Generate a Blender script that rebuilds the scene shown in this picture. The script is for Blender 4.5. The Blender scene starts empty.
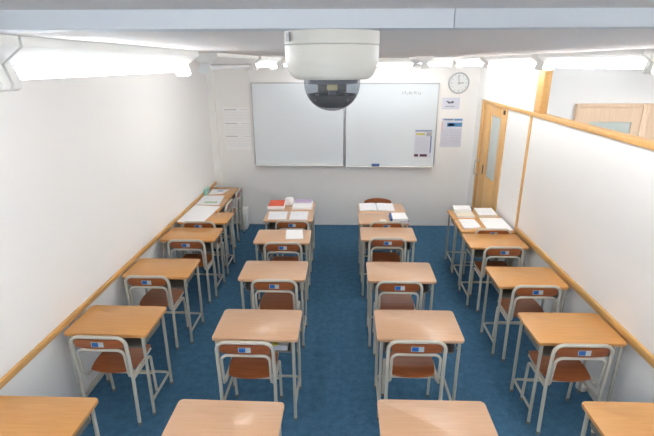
import bpy, bmesh, math, random
from mathutils import Vector, Matrix
random.seed(7)
SC = bpy.context.scene
COL = SC.collection
PI = math.pi

# ------------------------------------------------------------------ materials
def lin(c):
    return tuple((x/255/12.92 if x/255 <= .04045 else ((x/255+.055)/1.055)**2.4) for x in c) + (1,)

def mat(name, col, rough=.5, metal=0, spec=.5, bump=0, bscale=60, var=0, vscale=3, coat=0):
    m = bpy.data.materials.new(name); m.use_nodes = True
    nt = m.node_tree; b = nt.nodes['Principled BSDF']
    c = lin(col)
    b.inputs['Base Color'].default_value = c
    b.inputs['Roughness'].default_value = rough
    b.inputs['Metallic'].default_value = metal
    b.inputs['Specular IOR Level'].default_value = spec
    b.inputs['Coat Weight'].default_value = coat
    b.inputs['Coat Roughness'].default_value = .15
    tc = nt.nodes.new('ShaderNodeTexCoord')
    if var:
        n = nt.nodes.new('ShaderNodeTexNoise'); n.inputs['Scale'].default_value = vscale; n.inputs['Detail'].default_value = 4
        r = nt.nodes.new('ShaderNodeValToRGB')
        r.color_ramp.elements[0].position = .3; r.color_ramp.elements[1].position = .7
        r.color_ramp.elements[0].color = tuple(x*(1-var) for x in c[:3]) + (1,)
        r.color_ramp.elements[1].color = tuple(min(1, x*(1+var)) for x in c[:3]) + (1,)
        nt.links.new(tc.outputs['Object'], n.inputs['Vector']); nt.links.new(n.outputs['Fac'], r.inputs['Fac'])
        nt.links.new(r.outputs['Color'], b.inputs['Base Color'])
    if bump:
        n = nt.nodes.new('ShaderNodeTexNoise'); n.inputs['Scale'].default_value = bscale; n.inputs['Detail'].default_value = 3
        k = nt.nodes.new('ShaderNodeBump'); k.inputs['Strength'].default_value = bump; k.inputs['Distance'].default_value = .004
        nt.links.new(tc.outputs['Object'], n.inputs['Vector']); nt.links.new(n.outputs['Fac'], k.inputs['Height'])
        nt.links.new(k.outputs['Normal'], b.inputs['Normal'])
    return m

def wood(name, a, b_, rough=.35, scale=(1.2, 14, 14), coat=0, spec=.5):
    m = bpy.data.materials.new(name); m.use_nodes = True
    nt = m.node_tree; b = nt.nodes['Principled BSDF']
    b.inputs['Roughness'].default_value = rough
    b.inputs['Coat Weight'].default_value = coat; b.inputs['Coat Roughness'].default_value = .2
    b.inputs['Specular IOR Level'].default_value = spec
    tc = nt.nodes.new('ShaderNodeTexCoord'); mp = nt.nodes.new('ShaderNodeMapping')
    mp.inputs['Scale'].default_value = scale
    n = nt.nodes.new('ShaderNodeTexNoise'); n.inputs['Scale'].default_value = 3.5; n.inputs['Detail'].default_value = 6
    n.inputs['Distortion'].default_value = .6
    r = nt.nodes.new('ShaderNodeValToRGB')
    r.color_ramp.elements[0].position = .32; r.color_ramp.elements[1].position = .68
    r.color_ramp.elements[0].color = lin(a); r.color_ramp.elements[1].color = lin(b_)
    nt.links.new(tc.outputs['Object'], mp.inputs['Vector']); nt.links.new(mp.outputs['Vector'], n.inputs['Vector'])
    nt.links.new(n.outputs['Fac'], r.inputs['Fac']); nt.links.new(r.outputs['Color'], b.inputs['Base Color'])
    return m

def printed(name, paper, ink, rows=26, density=.5):
    """paper with faint rows of print, in the sheet's own coordinates"""
    m = bpy.data.materials.new(name); m.use_nodes = True
    nt = m.node_tree; b = nt.nodes['Principled BSDF']; b.inputs['Roughness'].default_value = .7
    tc = nt.nodes.new('ShaderNodeTexCoord'); br = nt.nodes.new('ShaderNodeTexBrick')
    br.inputs['Scale'].default_value = rows; br.inputs['Mortar Size'].default_value = .03
    br.inputs['Brick Width'].default_value = 1.3; br.inputs['Row Height'].default_value = .5
    br.offset = .37
    br.inputs['Color1'].default_value = lin(ink); br.inputs['Color2'].default_value = lin(paper)
    br.inputs['Mortar'].default_value = lin(paper); br.inputs['Bias'].default_value = density
    nt.links.new(tc.outputs['Generated'], br.inputs['Vector']); nt.links.new(br.outputs['Color'], b.inputs['Base Color'])
    return m

def emit(name, col, s):
    m = bpy.data.materials.new(name); m.use_nodes = True
    b = m.node_tree.nodes['Principled BSDF']
    b.inputs['Base Color'].default_value = (.9, .9, .9, 1)
    b.inputs['Emission Color'].default_value = col; b.inputs['Emission Strength'].default_value = s
    return m

def carpet(name):
    m = bpy.data.materials.new(name); m.use_nodes = True
    nt = m.node_tree; b = nt.nodes['Principled BSDF']; L = nt.links
    b.inputs['Roughness'].default_value = .95; b.inputs['Specular IOR Level'].default_value = .15
    tc = nt.nodes.new('ShaderNodeTexCoord')
    n1 = nt.nodes.new('ShaderNodeTexNoise'); n1.inputs['Scale'].default_value = 140; n1.inputs['Detail'].default_value = 3
    n2 = nt.nodes.new('ShaderNodeTexNoise'); n2.inputs['Scale'].default_value = 16; n2.inputs['Detail'].default_value = 8; n2.inputs['Roughness'].default_value = .75
    ad = nt.nodes.new('ShaderNodeMix'); ad.data_type = 'FLOAT'; ad.inputs[0].default_value = .5
    r = nt.nodes.new('ShaderNodeValToRGB')
    r.color_ramp.elements[0].position = .36; r.color_ramp.elements[1].position = .64
    r.color_ramp.elements[0].color = lin(CARPET[0]); r.color_ramp.elements[1].color = lin(CARPET[1])
    br = nt.nodes.new('ShaderNodeTexBrick'); br.offset = 0
    br.inputs['Scale'].default_value = 1; br.inputs['Brick Width'].default_value = .5; br.inputs['Row Height'].default_value = .5
    br.inputs['Mortar Size'].default_value = .002; br.inputs['Color1'].default_value = (1, 1, 1, 1)
    br.inputs['Color2'].default_value = (.93, .93, .93, 1); br.inputs['Mortar'].default_value = (.8, .8, .8, 1)
    mu = nt.nodes.new('ShaderNodeMix'); mu.data_type = 'RGBA'; mu.blend_type = 'MULTIPLY'; mu.inputs[0].default_value = 1
    k = nt.nodes.new('ShaderNodeBump'); k.inputs['Strength'].default_value = .5; k.inputs['Distance'].default_value = .004
    L.new(tc.outputs['Object'], n1.inputs['Vector']); L.new(tc.outputs['Object'], n2.inputs['Vector']); L.new(tc.outputs['Object'], br.inputs['Vector'])
    L.new(n1.outputs['Fac'], ad.inputs[2]); L.new(n2.outputs['Fac'], ad.inputs[3]); L.new(ad.outputs[0], r.inputs['Fac'])
    L.new(r.outputs['Color'], mu.inputs[6]); L.new(br.outputs['Color'], mu.inputs[7]); L.new(mu.outputs[2], b.inputs['Base Color'])
    L.new(n1.outputs['Fac'], k.inputs['Height']); L.new(k.outputs['Normal'], b.inputs['Normal'])
    return m

def tinted_glass(name, tint, alpha, rough=.03):
    """mostly clear pane: a mix of see-through and glossy dielectric"""
    m = bpy.data.materials.new(name); m.use_nodes = True
    nt = m.node_tree; out = nt.nodes['Material Output']; b = nt.nodes['Principled BSDF']
    b.inputs['Base Color'].default_value = tint; b.inputs['Roughness'].default_value = rough
    t = nt.nodes.new('ShaderNodeBsdfTransparent'); t.inputs['Color'].default_value = (*[min(1, x*1.0) for x in tint[:3]], 1)
    mx = nt.nodes.new('ShaderNodeMixShader'); mx.inputs[0].default_value = alpha
    nt.links.new(t.outputs[0], mx.inputs[1]); nt.links.new(b.outputs[0], mx.inputs[2]); nt.links.new(mx.outputs[0], out.inputs[0])
    return m

CARPET = ((48, 86, 114), (80, 122, 154))
M = {}
M['wall'] = mat('wall_paper', (241, 240, 238), .75, spec=.25, bump=.25, bscale=90)
M['ceiling'] = mat('ceiling_board', (212, 208, 206), .8, spec=.2, bump=.15, bscale=60)
M['beam'] = mat('beam_paint', (190, 196, 203), .6, spec=.3)
M['carpet'] = carpet('blue_carpet')
M['desk'] = wood('desk_laminate', (200, 144, 80), (210, 154, 92), .33, coat=.15)
M['desksheen'] = wood('desk_laminate_sheen', (204, 162, 126), (212, 171, 138), .28, coat=.3)  # sheen of the ceiling lights on the middle desks, put into the base colour
M['chairwood'] = wood('chair_plywood', (146, 80, 42), (168, 96, 52), .3, coat=.3)
M['rail'] = wood('rail_wood', (204, 156, 92), (214, 167, 105), .45, (14, 1.2, 14))
M['doorwood'] = wood('door_wood', (216, 168, 104), (226, 180, 118), .45, (14, 14, 1.2))
M['overlitwood'] = wood('overlit_door_wood', (222, 192, 162), (230, 202, 172), .5, (14, 14, 1.2))  # wood colour lifted: the strong light on the corridor doors is painted in
M['steel'] = mat('painted_steel_tube', (176, 174, 164), .38, spec=.5)
M['chairsteel'] = mat('painted_chair_tube', (196, 192, 180), .36, spec=.5)
M['boxsteel'] = mat('book_box_steel', (120, 120, 116), .5)
M['rubber'] = mat('grey_rubber', (110, 110, 108), .8)
M['white'] = mat('white_enamel', (232, 232, 228), .4)
M['baseboard'] = mat('vinyl_baseboard', (206, 204, 198), .6)
M['board'] = mat('whiteboard_enamel', (226, 233, 237), .22, spec=.5)
M['alu'] = mat('aluminium', (190, 192, 194), .35, metal=.7)
M['paper'] = mat('paper', (246, 246, 246), .7)
M['paperprint'] = printed('printed_paper', (246, 246, 247), (214, 216, 222), 30, .1)
M['red'] = mat('red_cover', (226, 92, 62), .5, var=.12, vscale=30)
M['purple'] = mat('lilac_cover', (196, 172, 208), .5)
M['blue'] = mat('blue_cover', (40, 92, 160), .45)
M['darkblue'] = mat('slate_blue_cover', (88, 104, 134), .5)
M['green'] = mat('pale_green_cover', (176, 206, 174), .5)
M['cream'] = mat('cream_cover', (230, 224, 206), .6)
M['teal'] = mat('mint_card', (150, 206, 190), .5)
M['yellow'] = mat('yellow_note', (214, 196, 70), .6)
M['grey'] = mat('grey_print', (168, 170, 174), .6)
M['darkgrey'] = mat('dark_print', (96, 100, 112), .6)
M['black'] = mat('black_plastic', (24, 24, 26), .3)
M['maroon'] = mat('maroon_print', (88, 50, 64), .6)
M['skyblue'] = mat('blue_print', (86, 150, 200), .6)
M['steelblue'] = mat('blue_grey_print', (120, 140, 170), .6)
M['lilac'] = mat('lilac_print', (212, 215, 228), .6)
M['pink'] = mat('pink_print', (222, 190, 190), .6)
M['sticker'] = mat('blue_sticker', (40, 104, 180), .4)
M['stickerw'] = mat('pale_sticker', (190, 200, 204), .4)
M['tan'] = mat('tan_part', (206, 190, 130), .4)
M['camshell'] = mat('camera_shell', (200, 198, 190), .45)
M['camgrey'] = mat('camera_grey', (96, 98, 102), .4)
M['dome'] = tinted_glass('smoked_dome', (.60, .62, .65, 1), .12)
M['glass'] = tinted_glass('door_glass', (.80, .84, .82, 1), .55, .25)
M['frosted'] = tinted_glass('frosted_glass', (.66, .72, .68, 1), .8, .4)
M['tubestrong'] = emit('brighter_lit_tube', (.97, .985, 1, 1), 60)
M['tube'] = emit('lit_tube', (.97, .985, 1, 1), 20)
M['tubedim'] = emit('weaker_lit_tube', (.955, .98, 1, 1), 8)
M['offtube'] = mat('unlit_tube', (214, 216, 216), .3)
M['clockface'] = mat('clock_face', (226, 230, 230), .4)

# ------------------------------------------------------------------ mesh helpers
class MB:
    def __init__(s): s.bm = bmesh.new()
    def box(s, x0, x1, y0, y1, z0, z1, bev=0, seg=2, rot=None):
        t = bmesh.new(); bmesh.ops.create_cube(t, size=1)
        for v in t.verts: v.co = Vector((x0+(v.co.x+.5)*(x1-x0), y0+(v.co.y+.5)*(y1-y0), z0+(v.co.z+.5)*(z1-z0)))
        if bev: bmesh.ops.bevel(t, geom=t.edges[:], offset=bev, segments=seg, affect='EDGES', profile=.5)
        if rot is not None: bmesh.ops.transform(t, matrix=rot, verts=t.verts)
        s.merge(t); return s
    def merge(s, t):
        me = bpy.data.meshes.new('tmp'); t.to_mesh(me); t.free(); s.bm.from_mesh(me); bpy.data.meshes.remove(me)
    def tube(s, pts, r, n=10, caps=True):
        pts = [Vector(p) for p in pts]; rings = []
        t0 = (pts[1]-pts[0]).normalized()
        nrm = t0.orthogonal().normalized()
        for i, p in enumerate(pts):
            if i == 0: t = t0
            elif i == len(pts)-1: t = (pts[-1]-pts[-2]).normalized()
            else: t = ((pts[i]-pts[i-1]).normalized()+(pts[i+1]-pts[i]).normalized()).normalized()
            nrm = (nrm - t*nrm.dot(t)).normalized(); bn = t.cross(nrm)
            rings.append([s.bm.verts.new(p + (nrm*math.cos(2*PI*k/n)+bn*math.sin(2*PI*k/n))*r) for k in range(n)])
        for a, b in zip(rings, rings[1:]):
            for k in range(n): s.bm.faces.new((a[k], a[(k+1) % n], b[(k+1) % n], b[k]))
        if caps:
            s.bm.faces.new(rings[0][::-1]); s.bm.faces.new(rings[-1])
        return s
    def prism(s, poly, axis, a, b):
        """2D polygon extruded along axis from a to b"""
        def P(u, v, w):
            return {'x': (w, u, v), 'y': (u, w, v), 'z': (u, v, w)}[axis]
        A = [s.bm.verts.new(P(u, v, a)) for u, v in poly]; B = [s.bm.verts.new(P(u, v, b)) for u, v in poly]
        n = len(poly)
        for k in range(n): s.bm.faces.new((A[k], A[(k+1) % n], B[(k+1) % n], B[k]))
        s.bm.faces.new(A[::-1]); s.bm.faces.new(B); return s
    def lathe(s, prof, c=(0, 0, 0), n=48):
        rings = []
        for r, z in prof:
            if r < 1e-6: rings.append([s.bm.verts.new((c[0], c[1], c[2]+z))])
            else: rings.append([s.bm.verts.new((c[0]+r*math.cos(2*PI*k/n), c[1]+r*math.sin(2*PI*k/n), c[2]+z)) for k in range(n)])
        for a, b in zip(rings, rings[1:]):
            for k in range(n):
                k2 = (k+1) % n
                if len(a) == 1 and len(b) == 1: continue
                if len(a) == 1: s.bm.faces.new((a[0], b[k], b[k2]))
                elif len(b) == 1: s.bm.faces.new((a[k], a[k2], b[0]))
                else: s.bm.faces.new((a[k], a[k2], b[k2], b[k]))
        return s
    def slab(s, a, b, z0, z1, rad=.02, bev=.003, f=None):
        """rounded-corner slab centred on the origin"""
        poly = []
        for cx, cy, a0 in ((a-rad, b-rad, 0), (-a+rad, b-rad, 90), (-a+rad, -b+rad, 180), (a-rad, -b+rad, 270)):
            for k in range(6):
                t = math.radians(a0+k*18); poly.append((cx+rad*math.cos(t), cy+rad*math.sin(t)))
        t = bmesh.new()
        A = [t.verts.new((u, v, z0)) for u, v in poly]; B = [t.verts.new((u, v, z1)) for u, v in poly]
        n = len(poly)
        for k in range(n): t.faces.new((A[k], A[(k+1) % n], B[(k+1) % n], B[k]))
        lo = t.faces.new(A[::-1]); hi = t.faces.new(B)
        if bev: bmesh.ops.bevel(t, geom=list(hi.edges)+list(lo.edges), offset=bev, segments=2, affect='EDGES', profile=.5)
        s.merge(t); return s
    def shell(s, nx, ny, f, th):
        """curved panel; f(u,v)->point, u,v in -1..1, thickness along local normal"""
        P = [[Vector(f(-1+2*i/nx, -1+2*j/ny)) for j in range(ny+1)] for i in range(nx+1)]
        def nr(i, j):
            a = P[min(i+1, nx)][j]-P[max(i-1, 0)][j]; b = P[i][min(j+1, ny)]-P[i][max(j-1, 0)]
            return a.cross(b).normalized()
        T = [[s.bm.verts.new(P[i][j]+nr(i, j)*th/2) for j in range(ny+1)] for i in range(nx+1)]
        B = [[s.bm.verts.new(P[i][j]-nr(i, j)*th/2) for j in range(ny+1)] for i in range(nx+1)]
        for i in range(nx):
            for j in range(ny):
                s.bm.faces.new((T[i][j], T[i+1][j], T[i+1][j+1], T[i][j+1]))
                s.bm.faces.new((B[i][j], B[i][j+1], B[i+1][j+1], B[i+1][j]))
        for i in range(nx):
            s.bm.faces.new((T[i][0], B[i][0], B[i+1][0], T[i+1][0])); s.bm.faces.new((T[i][ny], T[i+1][ny], B[i+1][ny], B[i][ny]))
        for j in range(ny):
            s.bm.faces.new((T[0][j], T[0][j+1], B[0][j+1], B[0][j])); s.bm.faces.new((T[nx][j], B[nx][j], B[nx][j+1], T[nx][j+1]))
        return s
    def build(s, name, m, parent=None, smooth=True):
        bmesh.ops.recalc_face_normals(s.bm, faces=s.bm.faces[:])
        me = bpy.data.meshes.new(name); s.bm.to_mesh(me); s.bm.free()
        me.materials.append(m)
        if smooth:
            me.polygons.foreach_set('use_smooth', [True]*len(me.polygons))
            me.set_sharp_from_angle(angle=math.radians(38))
        o = bpy.data.objects.new(name, me); COL.objects.link(o)
        if parent: o.parent = parent
        return o

def fillet(pts, r, n=6):
    pts = [Vector(p) for p in pts]; out = [pts[0]]
    for a, b, c in zip(pts, pts[1:], pts[2:]):
        d1 = (a-b).normalized(); d2 = (c-b).normalized()
        ang = d1.angle(d2)
        if abs(ang-PI) < .02: out.append(b); continue
        d = min(r/math.tan(ang/2), (a-b).length*.49, (c-b).length*.49)
        rr = d*math.tan(ang/2)
        cen = b+(d1+d2).normalized()*(rr/math.sin(ang/2))
        p0 = b+d1*d; p1 = b+d2*d; v0 = p0-cen; v1 = p1-cen; th = v0.angle(v1)
        for k in range(n+1):
            t = k/n
            out.append(cen+(v0*math.sin((1-t)*th)+v1*math.sin(t*th))/math.sin(th))
    out.append(pts[-1]); return out

def tag(o, label, cat, group=None, kind=None):
    o['label'] = label; o['category'] = cat
    if group: o['group'] = group
    if kind: o['kind'] = kind
    return o
def empty(name, loc=(0, 0, 0), rz=0):
    o = bpy.data.objects.new(name, None); COL.objects.link(o); o.location = loc; o.rotation_euler.z = rz
    o.empty_display_size = .1
    return o
def struct(o): o['kind'] = 'structure'; return o
def copy_tree(o, parent=None):
    c = o.copy(); COL.objects.link(c)
    if parent: c.parent = parent
    for ch in list(o.children): copy_tree(ch, c)
    return c

# ------------------------------------------------------------------ room
XL, XR, YB, YF, ZC, ZN = -2.03, 1.98, 6.95, -1.6, 2.563, 2.594
CX1, CY = 4.70, 5.66      # the space beyond the partition: far wall, and its wall facing the camera
struct(MB().box(XL-.12, CX1+.12, YF-.12, YB+.12, -.06, 0).build('floor', M['carpet'], smooth=False))
BY = .925       # the ceiling steps up on the near side of the beam
struct(MB().box(XL-.12, CX1+.12, BY+.02, YB+.12, ZC, ZC+.12).build('ceiling', M['ceiling'], smooth=False))
struct(MB().box(XL-.12, CX1+.12, YF-.12, BY+.02, ZN, ZN+.079).build('ceiling_near', M['ceiling'], smooth=False))
def beam(x0, x1):
    t = MB()
    sl = math.tan(math.radians(3.2))
    y = lambda x: .875+sl*(x+.05)*.7
    pts = [(x0, y(x0)), (x1, y(x1)), (x1, BY+.019), (x0, BY+.019)]
    return t.prism(pts, 'z', ZC-.0008, ZN+.0005)
struct(beam(XL, .196).build('trim_1', M['beam'], smooth=False))
struct(beam(.1975, XR).build('trim_2', M['beam'], smooth=False))
struct(MB().box(XL-.12, XL, YF, YB, 0, ZN).build('wall_left', M['wall'], smooth=False))
struct(MB().box(XL-.12, CX1+.12, YB, YB+.12, 0, ZN).build('wall_back', M['wall'], smooth=False))
struct(MB().box(XL-.12, CX1+.12, YF-.12, YF, 0, ZN).build('wall_front', M['wall'], smooth=False))
struct(MB().box(-2.03, -1.935, YB-.05, YB, 0, ZC).build('trim_3', M['wall'], smooth=False))
# right partition: solid up to the header, open above it nearer than the post
DY0, DY1, SY, PY0, PY1, HZ0, HZ1 = 5.66, 6.62, 4.90, 4.70, 4.86, 1.970, 2.013
w = MB()
w.box(XR, XR+.07, YF, DY0, 0, HZ0)
w.box(XR, XR+.07, DY1, YB, 0, HZ0)
w.box(XR, XR+.07, PY1, YB, HZ1, ZC)
struct(w.build('wall_right', M['wall'], smooth=False))
struct(MB().box(CX1, CX1+.12, YF, YB, 0, ZN).build('wall_corridor', M['wall'], smooth=False))
struct(MB().box(XR+.07, CX1, CY, CY+.1, 0, ZC).build('wall_corridor_end', M['wall'], smooth=False))
struct(MB().box(XR-.014, XR+.072, YF, DY1+.04, HZ0, HZ1, .004).build('trim_4', M['rail']))
struct(MB().box(XR-.014, XR+.060, PY0, PY1, HZ1, ZC, .004).build('trim_5', M['rail']))
struct(MB().box(XR-.014, XR, SY-.022, SY+.022, .06, HZ0, .003).build('trim_6', M['rail']))
# chair rails at desk height
struct(MB().box(XL, XL+.024, YF, YB-.05, .690, .735, .004).build('trim_7', M['rail']))
struct(MB().box(XR-.024, XR, YF, SY-.022, .682, .742, .004).build('trim_8', M['rail']))
# baseboards
struct(MB().box(XL, XL+.010, YF, YB-.05, 0, .06, .002).build('baseboard_left', M['baseboard']))
struct(MB().box(-1.935, XR, YB-.006, YB, 0, .03, .002).build('baseboard_back', M['wall']))
struct(MB().box(XR-.010, XR, YF, DY0-.04, 0, .06, .002).build('baseboard_right', M['baseboard']))

# sliding door in the right partition
dr = struct(MB().build('door_1', M['doorwood'])) if False else None
d = MB()
gy0, gy1, gz0, gz1 = 5.87, 6.26, 1.00, 1.84
d.box(XR+.004, XR+.040, DY0+.035, gy0, .01, HZ0-.004, .003)
d.box(XR+.004, XR+.040, gy1, DY1-.035, .01, HZ0-.004, .003)
d.box(XR+.004, XR+.040, gy0, gy1, .01, gz0, .002)
d.box(XR+.004, XR+.040, gy0, gy1, gz1, HZ0-.004, .002)
door = struct(d.build('door_1', M['doorwood']))
MB().box(XR+.018, XR+.026, gy0, gy1, gz0, gz1).build('glass_pane', M['glass'], door)
MB().box(XR-.002, XR+.006, 6.35, 6.39, 1.0, 1.13, .003).build('finger_pull', M['black'], door)
h = MB(); h.tube(fillet([(XR+.005, 6.56, 1.16), (XR-.06, 6.56, 1.16), (XR-.06, 6.56, .95), (XR+.005, 6.56, .95)], .02), .008)
h.build('door_handle', M['alu'], door)
fr = MB()
fr.box(XR-.016, XR+.086, DY0-.035, DY0+.033, 0, HZ0, .003)
fr.box(XR-.016, XR+.086, DY1-.033, DY1+.035, 0, HZ0, .003)
struct(fr.build('trim_9', M['doorwood']))
MB().box(XR-.026, XR-.002, DY0+.0, DY0+.06, 1.90, 1.95, .003).build('door_closer', M['black'], door)

# glazed wooden doors across the corridor, seen over the partition
def corridor_door(n, x0, x1):
    y = CY; T = 2.035; e = .045
    f = MB()
    f.box(x0, x0+e, y-.05, y, 0, T, .004); f.box(x1-e, x1, y-.05, y, 0, T, .004)
    f.box(x0+e, x1-e, y-.05, y, T-e, T, .004)
    root = struct(f.build('door_%d' % n, M['overlitwood']))
    p = MB(); a, b = x0+e, x1-e; q = .14
    p.box(a, a+q, y-.036, y-.004, .01, T-e); p.box(b-q*.7, b, y-.036, y-.004, .01, T-e)
    p.box(a+q, b-q*.7, y-.036, y-.004, .01, .95); p.box(a+q, b-q*.7, y-.036, y-.004, 1.82, T-e)
    p.build('door_leaf', M['overlitwood'], root)
    MB().box(a+q, b-q*.7, y-.024, y-.016, .95, 1.82).build('glass_pane', M['frosted'], root)
corridor_door(2, 2.78, 3.60)
corridor_door(3, 3.60, 4.42)

# ------------------------------------------------------------------ ceiling lamps
def lamp_mesh(L, on):
    root = empty('ceiling_light')
    b = MB().prism([(-.078, 0), (-.078, -.022), (-.026, -.060), (.026, -.060), (.078, -.022), (.078, 0)], 'y', -L/2, L/2)
    b.build('lamp_housing', M['white'], root, smooth=False)
    for s in (-1, 1):
        k = MB()
        y = s*(L/2-.014)
        k.prism([(-.024, -.052), (-.040, -.102), (-.036, -.114), (-.024, -.119), (.024, -.119), (.036, -.114), (.040, -.102), (.024, -.052)], 'y', y-.014, y+.014)
        k.build('lamp_socket', M['white'], root)
    MB().tube([(0, -L/2+.028, -.080), (0, L/2-.028, -.080)], .0155, 16).build('fluorescent_tube', M[{True: 'tube', False: 'offtube', 2: 'tubedim', 3: 'tubestrong'}[on]], root)
    return root
protos = {}
def lamp(x, y, L, on, label, rz=0, z=ZC):
    k = (L, str(on))
    if k not in protos: protos[k] = o = lamp_mesh(L, on)
    else: o = copy_tree(protos[k])
    o.location = (x, y, z); o.rotation_euler.z = rz
    tag(o, label, 'ceiling light', 'fluorescent batten lights on the ceiling')
lamp(-.80, .40, 1.30, False, 'nearest fluorescent light at the left, only its end socket in view')
lamp(-.80, 1.71, 1.30, True, 'long lit fluorescent light at the left, brightest on the ceiling')
lamp(-.80, 3.36, 1.30, False, 'unlit white fluorescent light beyond the long lit one at left')
lamp(-.80, 4.79, 1.30, True, 'lit fluorescent light showing as a short bright piece just left of the dome camera')
lamp(1.55, 1.78, 1.27, True, 'fluorescent light at the right edge of the picture, only its end socket in view')
lamp(1.55, 3.065, 1.27, True, 'lit fluorescent light above the transom opening, right of the wooden post')
lamp(1.55, 4.45, 1.27, True, 'lit fluorescent light over the door side, just left of the wooden post')
lamp(1.55, 5.87, 1.27, True, 'farthest lit fluorescent light at the right, above the wall clock')
lamp(.80, 5.05, .62, False, 'short unlit fluorescent light just right of the dome camera')
lamp(-.27, 6.38, 1.12, 2, 'left fluorescent light running across the room above the whiteboards', PI/2)
lamp(.87, 6.38, 1.12, 2, 'right fluorescent light running across the room above the whiteboards', PI/2)
LN = 'unseen fluorescent light added for brightness behind the camera or beyond the partition'  # lamps added out of view to brighten the room and the space next door
lamp(1.55, .20, 1.27, True, LN, z=ZN)
lamp(.37, -.75, 1.27, 3, LN, z=ZN)
lamp(3.55, 4.3, 1.27, 3, LN)
lamp(3.50, 2.2, 1.27, 3, LN)
lamp(-.80, -.92, 1.27, 3, LN, z=ZN)
lamp(2.9, 6.35, 1.12, True, LN, PI/2)

# ------------------------------------------------------------------ dome camera
dc = empty('dome_camera', (-.0245, .985, ZC))
tag(dc, 'white round dome security camera hanging from the ceiling in the foreground', 'camera')
R = .0965
MB().lathe([(0, 0), (R*.995, 0), (R, -.003), (R, -.0235), (R*.985, -.0252)]).build('mounting_ring', M['camshell'], dc)
MB().lathe([(R*.985, -.0255), (R*1.0, -.027), (R*.995, -.052), (R*.975, -.063), (R*.88, -.083), (R*.80, -.0895), (R*.76, -.091), (.060, -.091), (.058, -.085)]).build('shell', M['camshell'], dc)
MB().box(-.086, -.080, -.0605, -.052, -.020, -.004).build('latch_mark', M['grey'], dc)
rd = .0585
prof = [(rd, -.086), (rd, -.101)]+[(rd*math.cos(t*PI/24), -.101-.055*math.sin(t*PI/24)) for t in range(1, 13)]
bl = MB().lathe(prof).build('dome_cover', M['dome'], dc)
MB().lathe([(0, -.090), (.054, -.090), (.054, -.100), (0, -.100)]).build('inner_plate', M['camgrey'], dc)
g = MB().lathe([(.0515, -.122), (.049, -.130), (.041, -.140), (.028, -.148), (0, -.151), (0, -.148), (.026, -.145), (.038, -.137), (.046, -.129), (.0495, -.121), (.0515, -.122)])
for k_ in (-1, 1): MB().box(k_*.030-.004, k_*.030+.004, -.036, -.028, -.132, -.120, .001).build('bracket', M['alu'], dc)
MB().box(-.030, .030, -.004, .004, -.118, -.100, .002).build('gimbal_arm', M['black'], dc)
g.build('inner_liner', M['black'], dc)
cm = MB().box(-.010, .012, -.03, .0, -.113, -.101, .002); ce = cm.build('lens_block', M['tan'], dc)
MB().tube([(.001, -.02, -.113), (.001, -.022, -.128)], .008, 14).build('lens', M['camgrey'], dc)
MB().box(-.012, .008, -.040, -.034, -.134, -.128, .001).build('chrome_clip', M['alu'], dc)

# ------------------------------------------------------------------ whiteboards
def whiteboard(x0, x1, z0, z1, label):
    y = YB
    root = empty('whiteboard', ((x0+x1)/2, y, z0))
    hw = (x1-x0)/2; H = z1-z0
    MB().box(-hw+.012, hw-.012, -.022, -.001, .012, H-.012).build('writing_surface', M['board'], root)
    f = MB()
    f.box(-hw, hw, -.028, -.001, 0, .016, .003); f.box(-hw, hw, -.028, -.001, H-.016, H, .003)
    f.box(-hw, -hw+.016, -.028, -.001, .016, H-.016, .003); f.box(hw-.016, hw, -.028, -.001, .016, H-.016, .003)
    f.build('frame', M['alu'], root)
    MB().box(-hw+.02, hw-.02, -.085, -.026, -.004, .010, .003).build('pen_tray', M['white'], root)
    tag(root, label, 'whiteboard', 'pair of wall whiteboards')
    return root
whiteboard(-1.38, .015, .995, 2.236, 'blank left whiteboard on the back wall')
wb = whiteboard(.025, 1.405, .980, 2.228, 'right whiteboard with faint writing and a flyer stuck on it')
# faint marker scribble near the top (illegible in the photograph)
def scribble():
    m = MB(); random.seed(3)
    x = .86
    for k in range(9):
        wd = .028 if k < 7 else .02
        c = (x+wd/2, 2.085)
        pts = []
        for q in range(7):
            a = random.uniform(0, 2*PI); pts.append((c[0]+wd*.45*math.cos(a), YB-.024, c[1]+.026*math.sin(a)))
        m.tube(fillet(pts, .004, 3), .0022, 5); x += wd+.005
    o = m.build('marker_writing', M['grey']); return o
sc_ = scribble()
sc_.parent = wb; sc_.location = -Vector(wb.location)
er = empty('board_eraser', (.50, YB-.055, .990)); tag(er, 'small blue eraser lying on the right whiteboard tray', 'eraser')
MB().box(-.06, .06, -.022, .022, .014, .038, .004).build('handle', M['blue'], er)
MB().box(-.058, .058, -.02, .02, .0005, .014, .001).build('felt', M['darkgrey'], er)

# ------------------------------------------------------------------ wall papers and clock
def sheet(name, x0, x1, z0, z1, y, m, label, cat):
    r = empty(name, ((x0+x1)/2, y, z0)); tag(r, label, cat)
    hw = (x1-x0)/2
    MB().box(-hw, hw, -.0016, -.0002, 0, z1-z0).build('sheet', m, r, smooth=False)
    r['_w'] = hw; return r
def mark(r, name, x0, x1, z0, z1, m):
    MB().box(x0, x1, -.0026, -.0014, z0, z1).build(name, m, r, smooth=False)
def textrows(r, x0, x1, z0, z1, n, m, name='print'):
    t = MB(); random.seed(int(z0*1000)+n)
    for k in range(n):
        z = z1-(k+.5)*(z1-z0)/n; x = x0
        while x < x1-.01:
            w = random.uniform(.012, .05); w = min(w, x1-x)
            t.box(x, x+w, -.0024, -.0014, z-.0022, z+.0022); x += w+.008
    t.build(name, m, r, smooth=False)
W = sheet('wall_notice', -1.83, -1.42, 1.235, 1.875, YB, M['paper'], 'tall white notice in three rows of small print, left of the whiteboards', 'notice')
del W['_w']
M['faint'] = mat('faint_print', (216, 217, 219), .6); M['faintd'] = mat('faint_heading', (188, 190, 192), .6)
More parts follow.
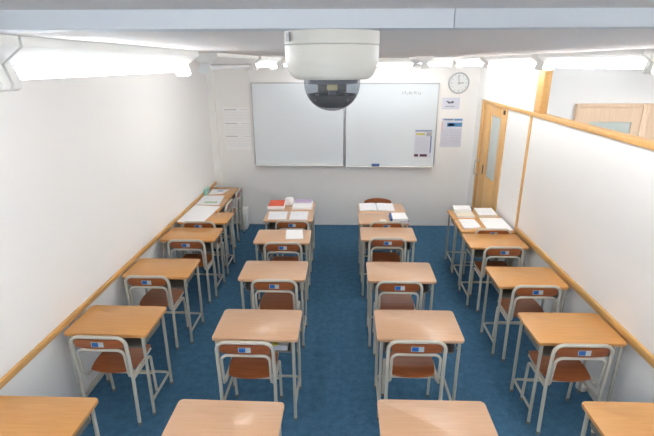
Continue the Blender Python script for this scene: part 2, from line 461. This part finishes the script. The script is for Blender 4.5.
for z in (.20, .395, .60):
    mark(W, 'heading', -.19, .0, z, z+.012, M['faintd']); mark(W, 'heading', .06, .19, z+.002, z+.010, M['faint'])
    textrows(W, -.19, .19, z-.16, z-.02, 6, M['faint'])
W = sheet('wall_notice', 1.465, 1.72, 1.845, 2.015, YB, M['lilac'], 'small pale card with a dark grey emblem below the wall clock', 'notice')
del W['_w']
e = MB().prism([(-.075, .115), (-.05, .125), (-.02, .108), (.0, .112), (.03, .125), (.045, .10), (.02, .085), (-.01, .09), (-.03, .078), (-.045, .098)], 'y', -.003, -.0014)
e.build('emblem', M['darkgrey'], W, smooth=False)
mark(W, 'caption', -.085, .06, .035, .05, M['grey'])
W = sheet('wall_poster', 1.475, 1.79, 1.285, 1.715, YB, M['lilac'], 'poster with blue heading band on the back wall beside the right whiteboard', 'poster')
del W['_w']
mark(W, 'title_strip', -.13, .02, .40, .42, M['steelblue']); mark(W, 'title_strip', .03, .15, .395, .42, M['skyblue'])
mark(W, 'heading_band', -.07, .15, .305, .365, M['skyblue']); mark(W, 'heading_band', -.05, .04, .315, .355, M['blue'])
mark(W, 'side_strip', -.155, -.135, .24, .38, M['pink'])
textrows(W, -.02, .14, .06, .28, 9, M['grey']); textrows(W, -.14, -.03, .03, .26, 9, M['faintd'])
W = sheet('flyer', 1.085, 1.345, 1.125, 1.545, YB-.0225, M['lilac'], 'flyer with yellow heading line stuck on the right whiteboard', 'flyer')
del W['_w']
mark(W, 'title_strip', -.125, .125, .395, .415, M['steelblue']); mark(W, 'heading_line', -.11, .02, .345, .37, M['yellow'])
mark(W, 'picture', .04, .125, .325, .385, M['grey']); mark(W, 'side_strip', .105, .127, .07, .33, M['steelblue'])
for a in (-.125, -.04, .02): mark(W, 'photo', a, a+(.06 if a < 0 else .05), .012, .05, M['maroon'])
textrows(W, -.11, .09, .08, .31, 12, M['faintd'])

ck = empty('wall_clock', (1.68, YB, 2.222)); tag(ck, 'round white wall clock with a silver rim near the back right corner', 'clock')
ry = Matrix.Rotation(PI/2, 4, 'X')
def latheY(prof, name, m, parent):
    t = MB().lathe(prof, n=40); bmesh.ops.transform(t.bm, matrix=ry, verts=t.bm.verts); return t.build(name, m, parent)
latheY([(0, .0), (.150, 0), (.152, .02), (.148, .034), (.136, .036), (.130, .028)], 'rim', M['alu'], ck)
latheY([(0, .026), (.132, .026)], 'clock_face', M['clockface'], ck)
t = MB()
for k in range(12):
    a = k*PI/6; L_ = .022 if k % 3 == 0 else .012
    t.box(-.003, .003, -.030, -.0265, .118-L_, .118, rot=Matrix.Rotation(a, 4, 'Y'))
t.build('hour_marks', M['darkgrey'], ck)
def hand(L_, w, a, nm): MB().box(-w, w, -.033, -.030, -.02, L_, rot=Matrix.Rotation(math.radians(a), 4, 'Y')).build(nm, M['darkgrey'], ck)
hand(.105, .003, -8, 'minute_hand'); hand(.07, .004, 88, 'hour_hand')

# ------------------------------------------------------------------ school desk
def make_desk(top='desk'):
    root = empty('school_desk')
    MB().slab(.30, .20, .678, .70, .022, .004).build('tabletop', M[top], root)
    for sx in (-1, 1):
        for sy, y in ((-1, -.184), (1, .165)):
            lg = MB().tube([(sx*.268, y, .664), (sx*.268, y if sy < 0 else y-.004, .012)], .0118, 12).build('leg', M['steel'], root)
            MB().tube([(sx*.268, y if sy < 0 else y-.004, 0), (sx*.268, y if sy < 0 else y-.004, .022)], .0138, 12).build('foot_cap', M['rubber'], lg)
        MB().tube([(sx*.268, -.19, .667), (sx*.268, .175, .667)], .0105, 10).build('side_bar', M['steel'], root)
    MB().tube(fillet([(-.268, -.184, .125), (-.268, .148, .125), (.268, .148, .125), (.268, -.184, .125)], .035), .0098, 10).build('foot_rail', M['steel'], root)
    b = MB()
    b.box(-.245, .245, -.15, .16, .565, .568); b.box(-.245, -.242, -.15, .16, .568, .677); b.box(.242, .245, -.15, .16, .568, .677)
    b.box(-.242, .242, .157, .16, .568, .677); b.tube([(-.245, -.15, .567), (.245, -.15, .567)], .005, 8)
    b.box(-.274, -.245, -.12, -.09, .655, .675); b.box(.245, .274, -.12, -.09, .655, .675)
    b.box(-.274, -.245, .10, .13, .655, .675); b.box(.245, .274, .10, .13, .655, .675)
    b.build('book_box', M['boxsteel'], root)
    for sx in (-1, 1): MB().tube([(sx*.255, -.1, .63), (sx*.255, -.135, .62), (sx*.262, -.15, .60), (sx*.255, -.135, .585)], .0035, 6).build('bag_hook', M['steel'], root)
    return root

# ------------------------------------------------------------------ school chair
def make_chair(wooden=False):
    root = empty('school_chair')
    w, r = .191, .0125
    top = .745
    p = fillet([(-w, 0, .012), (-w, .012, .40), (-w, -.012, top), (w, -.012, top), (w, .012, .40), (w, 0, .012)], .062, 7)
    if wooden: p = fillet([(-w, 0, .012), (-w, .012, .40), (-w, -.006, .60), (w, -.006, .60), (w, .012, .40), (w, 0, .012)], .03, 5)
    MB().tube(p, r, 12).build('rear_frame', M['chairsteel'], root)
    q = w-.026
    p = fillet([(-q+.01, .385, .384), (-q, .05, .384), (-q, .016, .42), (-q, -.006, .640), (q, -.006, .640), (q, .016, .42), (q, .05, .384), (q-.01, .385, .384)], .045, 6)
    if wooden: p = fillet([(-q+.01, .385, .384), (-q, .03, .384), (q, .03, .384), (q-.01, .385, .384)], .04, 6)
    MB().tube(p, .0098, 10).build('seat_rail', M['chairsteel'], root)
    for sx in (-1, 1):
        lg = MB().tube(fillet([(sx*(q+.012), .05, .372), (sx*(q+.012), .325, .372), (sx*(q+.012), .345, .012)], .04), .0105, 10).build('leg', M['chairsteel'], root)
        MB().tube([(sx*(q+.012), .345, 0), (sx*(q+.012), .345, .025)], .0135, 10).build('foot_cap', M['rubber'], lg)
        MB().tube([(sx*w, .0, 0), (sx*w, .0, .025)], .014, 10).build('foot_cap', M['rubber'], root)
    MB().tube([(-q-.012, .342, .185), (q+.012, .342, .185)], .008, 8).build('front_stretcher', M['chairsteel'], root)
    def sf(u, v):
        k = .085
        s = 1-k*u*u*v*v
        taper = 1-.05*v if v < 0 else 1
        x = .172*u*s*(1 if v > -.2 else 1-.06*(-v-.2)); y = .240+.170*v*(1-k*u*u*v*v)-.012*(1-v)*.5*(-1+u*u)*-1
        z = .412-.010*(1-u*u)*(1-v*v*.5)-.010*max(0, v-.7)*3*.3
        return (x, y, z)
    MB().shell(14, 12, sf, .011).build('seat', M['chairwood'], root)
    if wooden:
        def bf(u, v):
            s = 1-.10*u*u*v*v
            return (.196*u*s, .004-.022*(1-u*u)-.012*v, -.018+.645+.062*v*(1-.10*u*u*v*v)+(.022*(1-u*u) if v > 0 else 0)*v)
        MB().shell(16, 6, bf, .010).build('backrest', M['chairwood'], root)
    else:
        def bf(u, v):
            s = 1-.06*u*u*v*v
            return (.170*u*s, -.004-.014*(1-u*u)-.004*v, 0.694+.036*v*s)
        bk = MB().shell(14, 4, bf, .009).build('backrest', M['chairwood'], root)
        y = -.0236
        a = MB().box(-.040, .044, y-.0012, y+.001, .676, .715); st = a.build('label_plate', M['stickerw'], bk, smooth=False)
        st['label'] = 'pale label with a blue square'
        MB().box(-.036, .008, y-.002, y-.001, .679, .712).build('blue_square', M['sticker'], st, smooth=False)
    return root

src_ = {'d': make_desk(), 'p': make_desk('desksheen'), 'c': make_chair()}
used = {'d': False, 'p': False, 'c': False}
def place(kind, x, y, rz, label):
    src = src_[kind]
    o = copy_tree(src) if used[kind] else src
    used[kind] = True
    o.location = (x, y, 0); o.rotation_euler.z = rz
    tag(o, label, 'chair' if kind == 'c' else 'desk', 'school chairs pushed in at the desks' if kind == 'c' else 'school desks standing in four columns')
    return o
D = [
 (-1.682, 1.858, 0, 'desk against the left wall, nearest, cut off at the picture corner'),
 (-1.674, 2.884, -.012, 'empty desk against the left wall, second from the camera'),
 (-1.682, 3.792, 0, 'empty desk against the left wall, third from the camera'),
 (-1.683, 4.671, -.004, 'empty desk against the left wall, fourth from the camera, before the large white sheet'),
 (-1.694, 5.242, 0, 'desk at the left wall with a large white sheet over its left side'),
 (-.620, 1.859, -.012, 'desk in the left middle column, nearest, cut off by the bottom edge'),
 (-.605, 2.858, 0, 'empty desk in the left middle column, second from camera, papers in its book box'),
 (-.626, 3.765, 0, 'empty desk in the left middle column, third from the camera'),
 (-.655, 4.627, .010, 'desk in the left middle column with one white sheet at its right'),
 (-.666, 5.333, 0, 'desk in the left middle column with two white printed sheets side by side'),
 (-.672, 5.742, 0, 'farthest desk in the left middle column, carrying the red booklet'),
 (.503, 1.896, .004, 'desk in the right middle column, nearest, cut off by the bottom edge'),
 (.546, 2.882, -.005, 'empty desk in the right middle column, second from the camera'),
 (.526, 3.767, -.008, 'empty desk in the right middle column, third from the camera'),
 (.501, 4.735, -.006, 'empty desk in the right middle column, fourth from the camera, behind the blue book'),
 (.493, 5.262, 0, 'desk in the right middle column carrying the blue book'),
 (.500, 5.672, 0, 'farthest desk in the right middle column, with an open notebook'),
 (1.645, 1.915, 0, 'desk against the right wall, nearest, cut off at the picture corner'),
 (1.636, 2.876, .008, 'empty desk against the right wall, second from the camera'),
 (1.631, 3.692, 0, 'empty desk against the right wall, third from the camera'),
 (1.623, 4.553, 0, 'empty shiny desk against the right wall, fourth from the camera'),
 (1.642, 5.012, 0, 'desk by the right wall under the two nearer piles of paper'),
 (1.648, 5.420, 0, 'farthest desk by the right wall, under the green-edged booklet'),
]
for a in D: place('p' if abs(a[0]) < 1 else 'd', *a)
place('d', -1.800, 5.760, PI/2, 'sideways desk at the left wall with a printed sheet, nearer of two')
place('d', -1.800, 6.366, PI/2, 'sideways desk in the back left corner beside the mint card')
Cc = [
 (-1.665, 2.592, -.010, 'chair pushed in at the second desk from the camera along the left wall'),
 (-1.712, 3.512, 0, 'chair pushed in at the third desk from the camera along the left wall'),
 (-1.650, 4.365, 0, 'chair pushed in at the fourth desk from the camera along the left wall'),
 (-1.695, 4.945, 0, 'chair pushed in at the desk with the large white sheet'),
 (-.650, 2.560, 0, 'chair at second desk of the left middle column, set left of centre'),
 (-.585, 3.470, 0, 'chair pushed in at the third desk of the left middle column'),
 (-.620, 4.320, .006, 'chair at the left middle column desk holding one white sheet'),
 (-.598, 5.010, 0, 'chair at the desk with two white sheets side by side'),
 (.505, 2.605, 0, 'chair pushed in at the second desk of the right middle column'),
 (.487, 3.470, 0, 'chair pushed in at the third desk of the right middle column'),
 (.478, 4.475, 0, 'chair pushed in at the fourth desk of the right middle column'),
 (.515, 4.992, 0, 'chair at the desk carrying the blue book, only its top showing'),
 (1.592, 2.595, .008, 'chair pushed in at the second desk from the camera along the right wall'),
 (1.622, 3.425, 0, 'chair pushed in at the third desk from the camera along the right wall'),
 (1.628, 4.258, 0, 'chair at the shiny fourth desk along the right wall'),
 (1.680, 4.784, 0, 'chair in the narrow gap before the paper piles by the right wall'),
 (-1.535, 5.735, PI/2, 'chair turned sideways at the nearer sideways desk by the left wall'),
 (-1.535, 6.350, PI/2, 'chair turned sideways at the corner desk by the left wall'),
]
for a in Cc: place('c', *a)
tc_ = make_chair(True); tc_.name = 'wooden_back_chair'
tc_.location = (.490, 6.07, 0); tc_.rotation_euler.z = PI
tag(tc_, 'brown arched chair back facing the camera behind the open notebook', 'chair')

# ------------------------------------------------------------------ things on the desks
def flat(name, pts, z, h, m, label, cat, group=None, cover=None):
    """sheet or booklet given by near-left, near-right, far-right, far-left corners"""
    cx = sum(p[0] for p in pts)/4; cy = sum(p[1] for p in pts)/4
    P = [(p[0]-cx, p[1]-cy) for p in pts]
    r = empty(name, (cx, cy, z)) if cover else None
    if cover:
        MB().prism([(a*.985, b*.985) for a, b in P], 'z', .0012, h-.0012).build('pages', m, r, smooth=False)
        MB().prism(P, 'z', h-.0012, h).build('front_cover', cover[0], r, smooth=False)
        MB().prism(P, 'z', .0004, .0012).build('back_cover', cover[-1], r, smooth=False)
        sp = .022 if name == 'book' else .003
        P0 = [(P[3][0]-.001, P[3][1]), (P[0][0]-.001, P[0][1]), (P[0][0]+sp, P[0][1]), (P[3][0]+sp, P[3][1])]
        MB().prism(P0, 'z', .0004, h+.0006).build('spine', cover[-1], r, smooth=False)
        o = r
    else:
        o = MB().prism(P, 'z', .0004, h).build(name, m, None, smooth=False); o.location = (cx, cy, z)
    tag(o, label, cat, group); return o
T = .7002
flat('paper_sheet', [(-2.000, 5.060), (-1.675, 5.050), (-1.632, 5.690), (-1.995, 5.735)], T, .003, M['paper'],
     'large blank white sheet spread over two desks by the left wall', 'paper')
r = flat('printed_sheet', [(-1.995, 5.760), (-1.664, 5.745), (-1.706, 6.205), (-1.998, 6.200)], T, .0035, M['paperprint'],
     'printed sheet with a green strip, on the sideways desk by the left wall', 'paper')
MB().box(-.06, .12, -.15, -.07, .0036, .0042).build('green_strip', M['green'], r)
r = flat('printed_sheet', [(-1.955, 6.250), (-1.760, 6.300), (-1.712, 6.540), (-1.975, 6.540)], T, .0035, M['paperprint'],
     'printed sheet with a small blue mark, on the desk in the back left corner', 'paper')
MB().box(-.02, .06, .02, .06, .0036, .0042).build('blue_mark', M['skyblue'], r)
mc = empty('mint_card', (-1.985, 6.30, T)); tag(mc, 'mint green card box standing upright against the left wall', 'box')
MB().box(-.016, .016, -.10, .10, .001, .085, .002).build('box_body', M['teal'], mc)
MB().box(.0165, .018, -.06, .06, .02, .06).build('box_label', M['stickerw'], mc)

flat('printed_sheet', [(-.915, 5.179), (-.688, 5.185), (-.707, 5.488), (-.942, 5.482)], T, .003, M['paperprint'], 'left of the two white sheets on the desk before the red booklet', 'paper')
flat('printed_sheet', [(-.664+.012, 5.179), (-.434, 5.180), (-.441, 5.494), (-.664, 5.489)], T, .003, M['paperprint'], 'right of the two white sheets on the desk before the red booklet', 'paper')
flat('paper_sheet', [(-.616, 4.528), (-.424, 4.548), (-.458, 4.826), (-.645, 4.822)], T, .003, M['paper'], 'single white sheet on the fourth desk of the left middle column', 'paper')
flat('booklet', [(-.985, 5.565), (-.765, 5.575), (-.775, 5.860), (-.980, 5.850)], T, .028, M['paper'], 'white booklet lying underneath the red booklet', 'book', None, (M['paper'], M['paper']))
flat('booklet', [(-.972, 5.590), (-.772, 5.600), (-.790, 5.870), (-.982, 5.860)], T+.0282, .014, M['paper'], 'red covered booklet on top of a white one', 'book', None, (M['red'], M['red']))
flat('booklet', [(-.660, 5.580), (-.400, 5.590), (-.410, 5.900), (-.665, 5.895)], T, .028, M['paper'], 'thick white booklet under the lilac one on the farthest left middle desk', 'book', None, (M['paper'], M['paper']))
flat('booklet', [(-.640, 5.770), (-.420, 5.775), (-.425, 5.915), (-.645, 5.910)], T+.0282, .012, M['paper'], 'lilac covered booklet behind and on top of a white one', 'book', None, (M['purple'], M['purple']))
# small white packet between the booklets, slightly crumpled
def packet(a, b, h):
    m = MB(); random.seed(11)
    bm = bmesh.new(); bmesh.ops.create_icosphere(bm, subdivisions=3, radius=1)
    for v in bm.verts:
        n = v.co.copy(); k = 1+.07*math.sin(7*n.x+3*n.z)+.05*math.sin(11*n.y-4*n.x)
        v.co = Vector((a*math.copysign(abs(n.x)**.45, n.x)*k, b*math.copysign(abs(n.y)**.6, n.y)*k, h/2+h/2*math.copysign(abs(n.z)**.5, n.z)))
    m.merge(bm); return m
pk = packet(.052, .05, .11).build('tissue_packet', M['paper']); pk.location = (-.713, 5.76, T+.001)
tag(pk, 'white crumpled packet standing between the red and the lilac booklets', 'packet')

nb = empty('open_notebook', (.445, 5.700, T)); tag(nb, 'open white notebook on the farthest desk of the right middle column', 'notebook')
for s, nm in ((-1, 'left_page'), (1, 'right_page')):
    def pf(u, v, s=s):
        t = (u+1)/2
        return (s*(.006+.215*t), v*.158, .006+.006*math.sin(PI*min(1, t*1.6))*(1-t)+.002*(1-t))
    MB().shell(10, 2, pf, .006).build('page', M['paperprint'], nb)
MB().box(-.228, .228, -.162, .162, .0003, .0022).build('cover', M['stickerw'], nb)
MB().box(-.007, .007, -.158, .158, .0022, .0060).build('spine', M['grey'], nb)
flat('book', [(.580, 5.072), (.792, 5.072), (.775, 5.330), (.570, 5.325)], T, .018, M['paper'], 'slate blue closed book lying beneath the bright blue book', 'book', None, (M['darkblue'], M['darkblue']))
flat('book', [(.570, 5.080), (.775, 5.088), (.765, 5.320), (.575, 5.315)], T+.0182, .036, M['paper'], 'thick book with blue spine and white cover, on the slate blue book', 'book', None, (M['paper'], M['blue']))
flat('note_card', [(.455, 5.125), (.530, 5.122), (.525, 5.205), (.450, 5.210)], T, .004, M['cream'], 'small cream card lying left of the blue book', 'card')

flat('booklet', [(1.405, 5.290), (1.625, 5.300), (1.625, 5.540), (1.410, 5.530)], T, .022, M['paper'], 'cream booklet beneath the green-edged booklet by the right wall', 'book', None, (M['cream'], M['cream']))
flat('booklet', [(1.395, 5.440), (1.615, 5.450), (1.630, 5.610), (1.415, 5.605)], T+.0222, .040, M['paper'], 'thick booklet with a pale green edge, far left of the paper piles', 'book', None, (M['paper'], M['green']))
flat('booklet', [(1.670, 5.310), (1.900, 5.330), (1.912, 5.610), (1.690, 5.605)], T, .032, M['cream'], 'white booklet by the right wall, far right of the paper piles', 'book', None, (M['paperprint'], M['cream']))
flat('booklet', [(1.382, 4.880), (1.592, 4.930), (1.584, 5.200), (1.396, 5.200)], T, .018, M['paper'], 'white printed booklet, near left of the paper piles', 'book', None, (M['paperprint'], M['cream']))
flat('paper_sheet', [(1.648, 4.862), (1.930, 4.852), (1.940, 5.268), (1.665, 5.266)], T, .012, M['paper'], 'large stack of white paper, near right of the piles by the wall', 'paper')
pc = MB().box(-.06, .06, -.022, .022, .0005, .045, .012, 3).build('pencil_case', M['black']); pc.location = (1.735, 5.585-.0+.06, T-.0)
pc.location = (1.72, 5.675, 0)
bpy.data.objects.remove(pc)
pcr = empty('pencil_case', (1.655, 5.592, T+.0)); 
tag(pcr, 'small black case behind the paper piles by the right wall', 'case')
MB().box(-.012, .012, -.022, .022, .001, .045, .006, 3).build('case_body', M['black'], pcr)
MB().box(-.002, .002, -.018, .018, .0452, .047).build('zip', M['grey'], pcr)

# papers in the book box of the second left-middle desk
flat('paper_stack', [(-.500, 2.715), (-.385, 2.715), (-.385, 2.95), (-.500, 2.95)], .5735, .040, M['lilac'], 'white and lilac papers stuffed in the book box under a desk', 'paper', None, (M['paper'], M['paper']))
flat('folder', [(-.490, 2.712), (-.455, 2.712), (-.455, 2.95), (-.490, 2.95)], .6137, .010, M['yellow'], 'yellow folder on the papers in a desk book box', 'folder')

# white panel box standing on the floor at the back left, and small adapter at the right wall
bx = empty('white_box', (-1.565, 6.78, 0)); tag(bx, 'plain white box standing on the floor against the back wall', 'box')
MB().box(-.045, .045, -.10, .10, .001, .31, .006).build('box_body', M['white'], bx)
MB().box(-.048, .048, -.103, .103, .311, .33, .005).build('lid', M['white'], bx)
ad = empty('power_adapter', (1.93, 3.07, 0)); tag(ad, 'small white adapter on the floor against the right wall', 'adapter')
MB().box(-.028, .028, -.035, .035, .001, .05, .008, 3).build('adapter_body', M['white'], ad)
MB().tube(fillet([(.02, .034, .02), (.035, .08, .008), (.030, .30, .007), (.038, .45, .007)], .03), .0035, 8).build('cord', M['white'], ad)

# ------------------------------------------------------------------ world, camera
wd = bpy.data.worlds.new('world'); SC.world = wd; wd.use_nodes = True
wd.node_tree.nodes['Background'].inputs[0].default_value = (.8, .85, .9, 1)
wd.node_tree.nodes['Background'].inputs[1].default_value = .3
cd = bpy.data.cameras.new('camera'); co = bpy.data.objects.new('camera', cd); COL.objects.link(co)
cd.sensor_width = 36; cd.lens = 451.182*36/654; cd.clip_start = .02
co.matrix_world = Matrix.Translation((0, 0, 2.503)) @ Matrix.Rotation(math.radians(2.108), 4, 'Z') @ Matrix.Rotation(math.radians(90-18.935), 4, 'X') @ Matrix.Rotation(math.radians(-.2356), 4, 'Z')
SC.camera = co
SC.view_settings.view_transform = 'Standard'; SC.view_settings.look = 'None'
SC.view_settings.gamma = 1; SC.view_settings.use_curve_mapping = False
SC.view_settings.exposure = 1.1
SC.cycles.max_bounces = 12; SC.cycles.diffuse_bounces = 8
SC.cycles.use_denoising = True
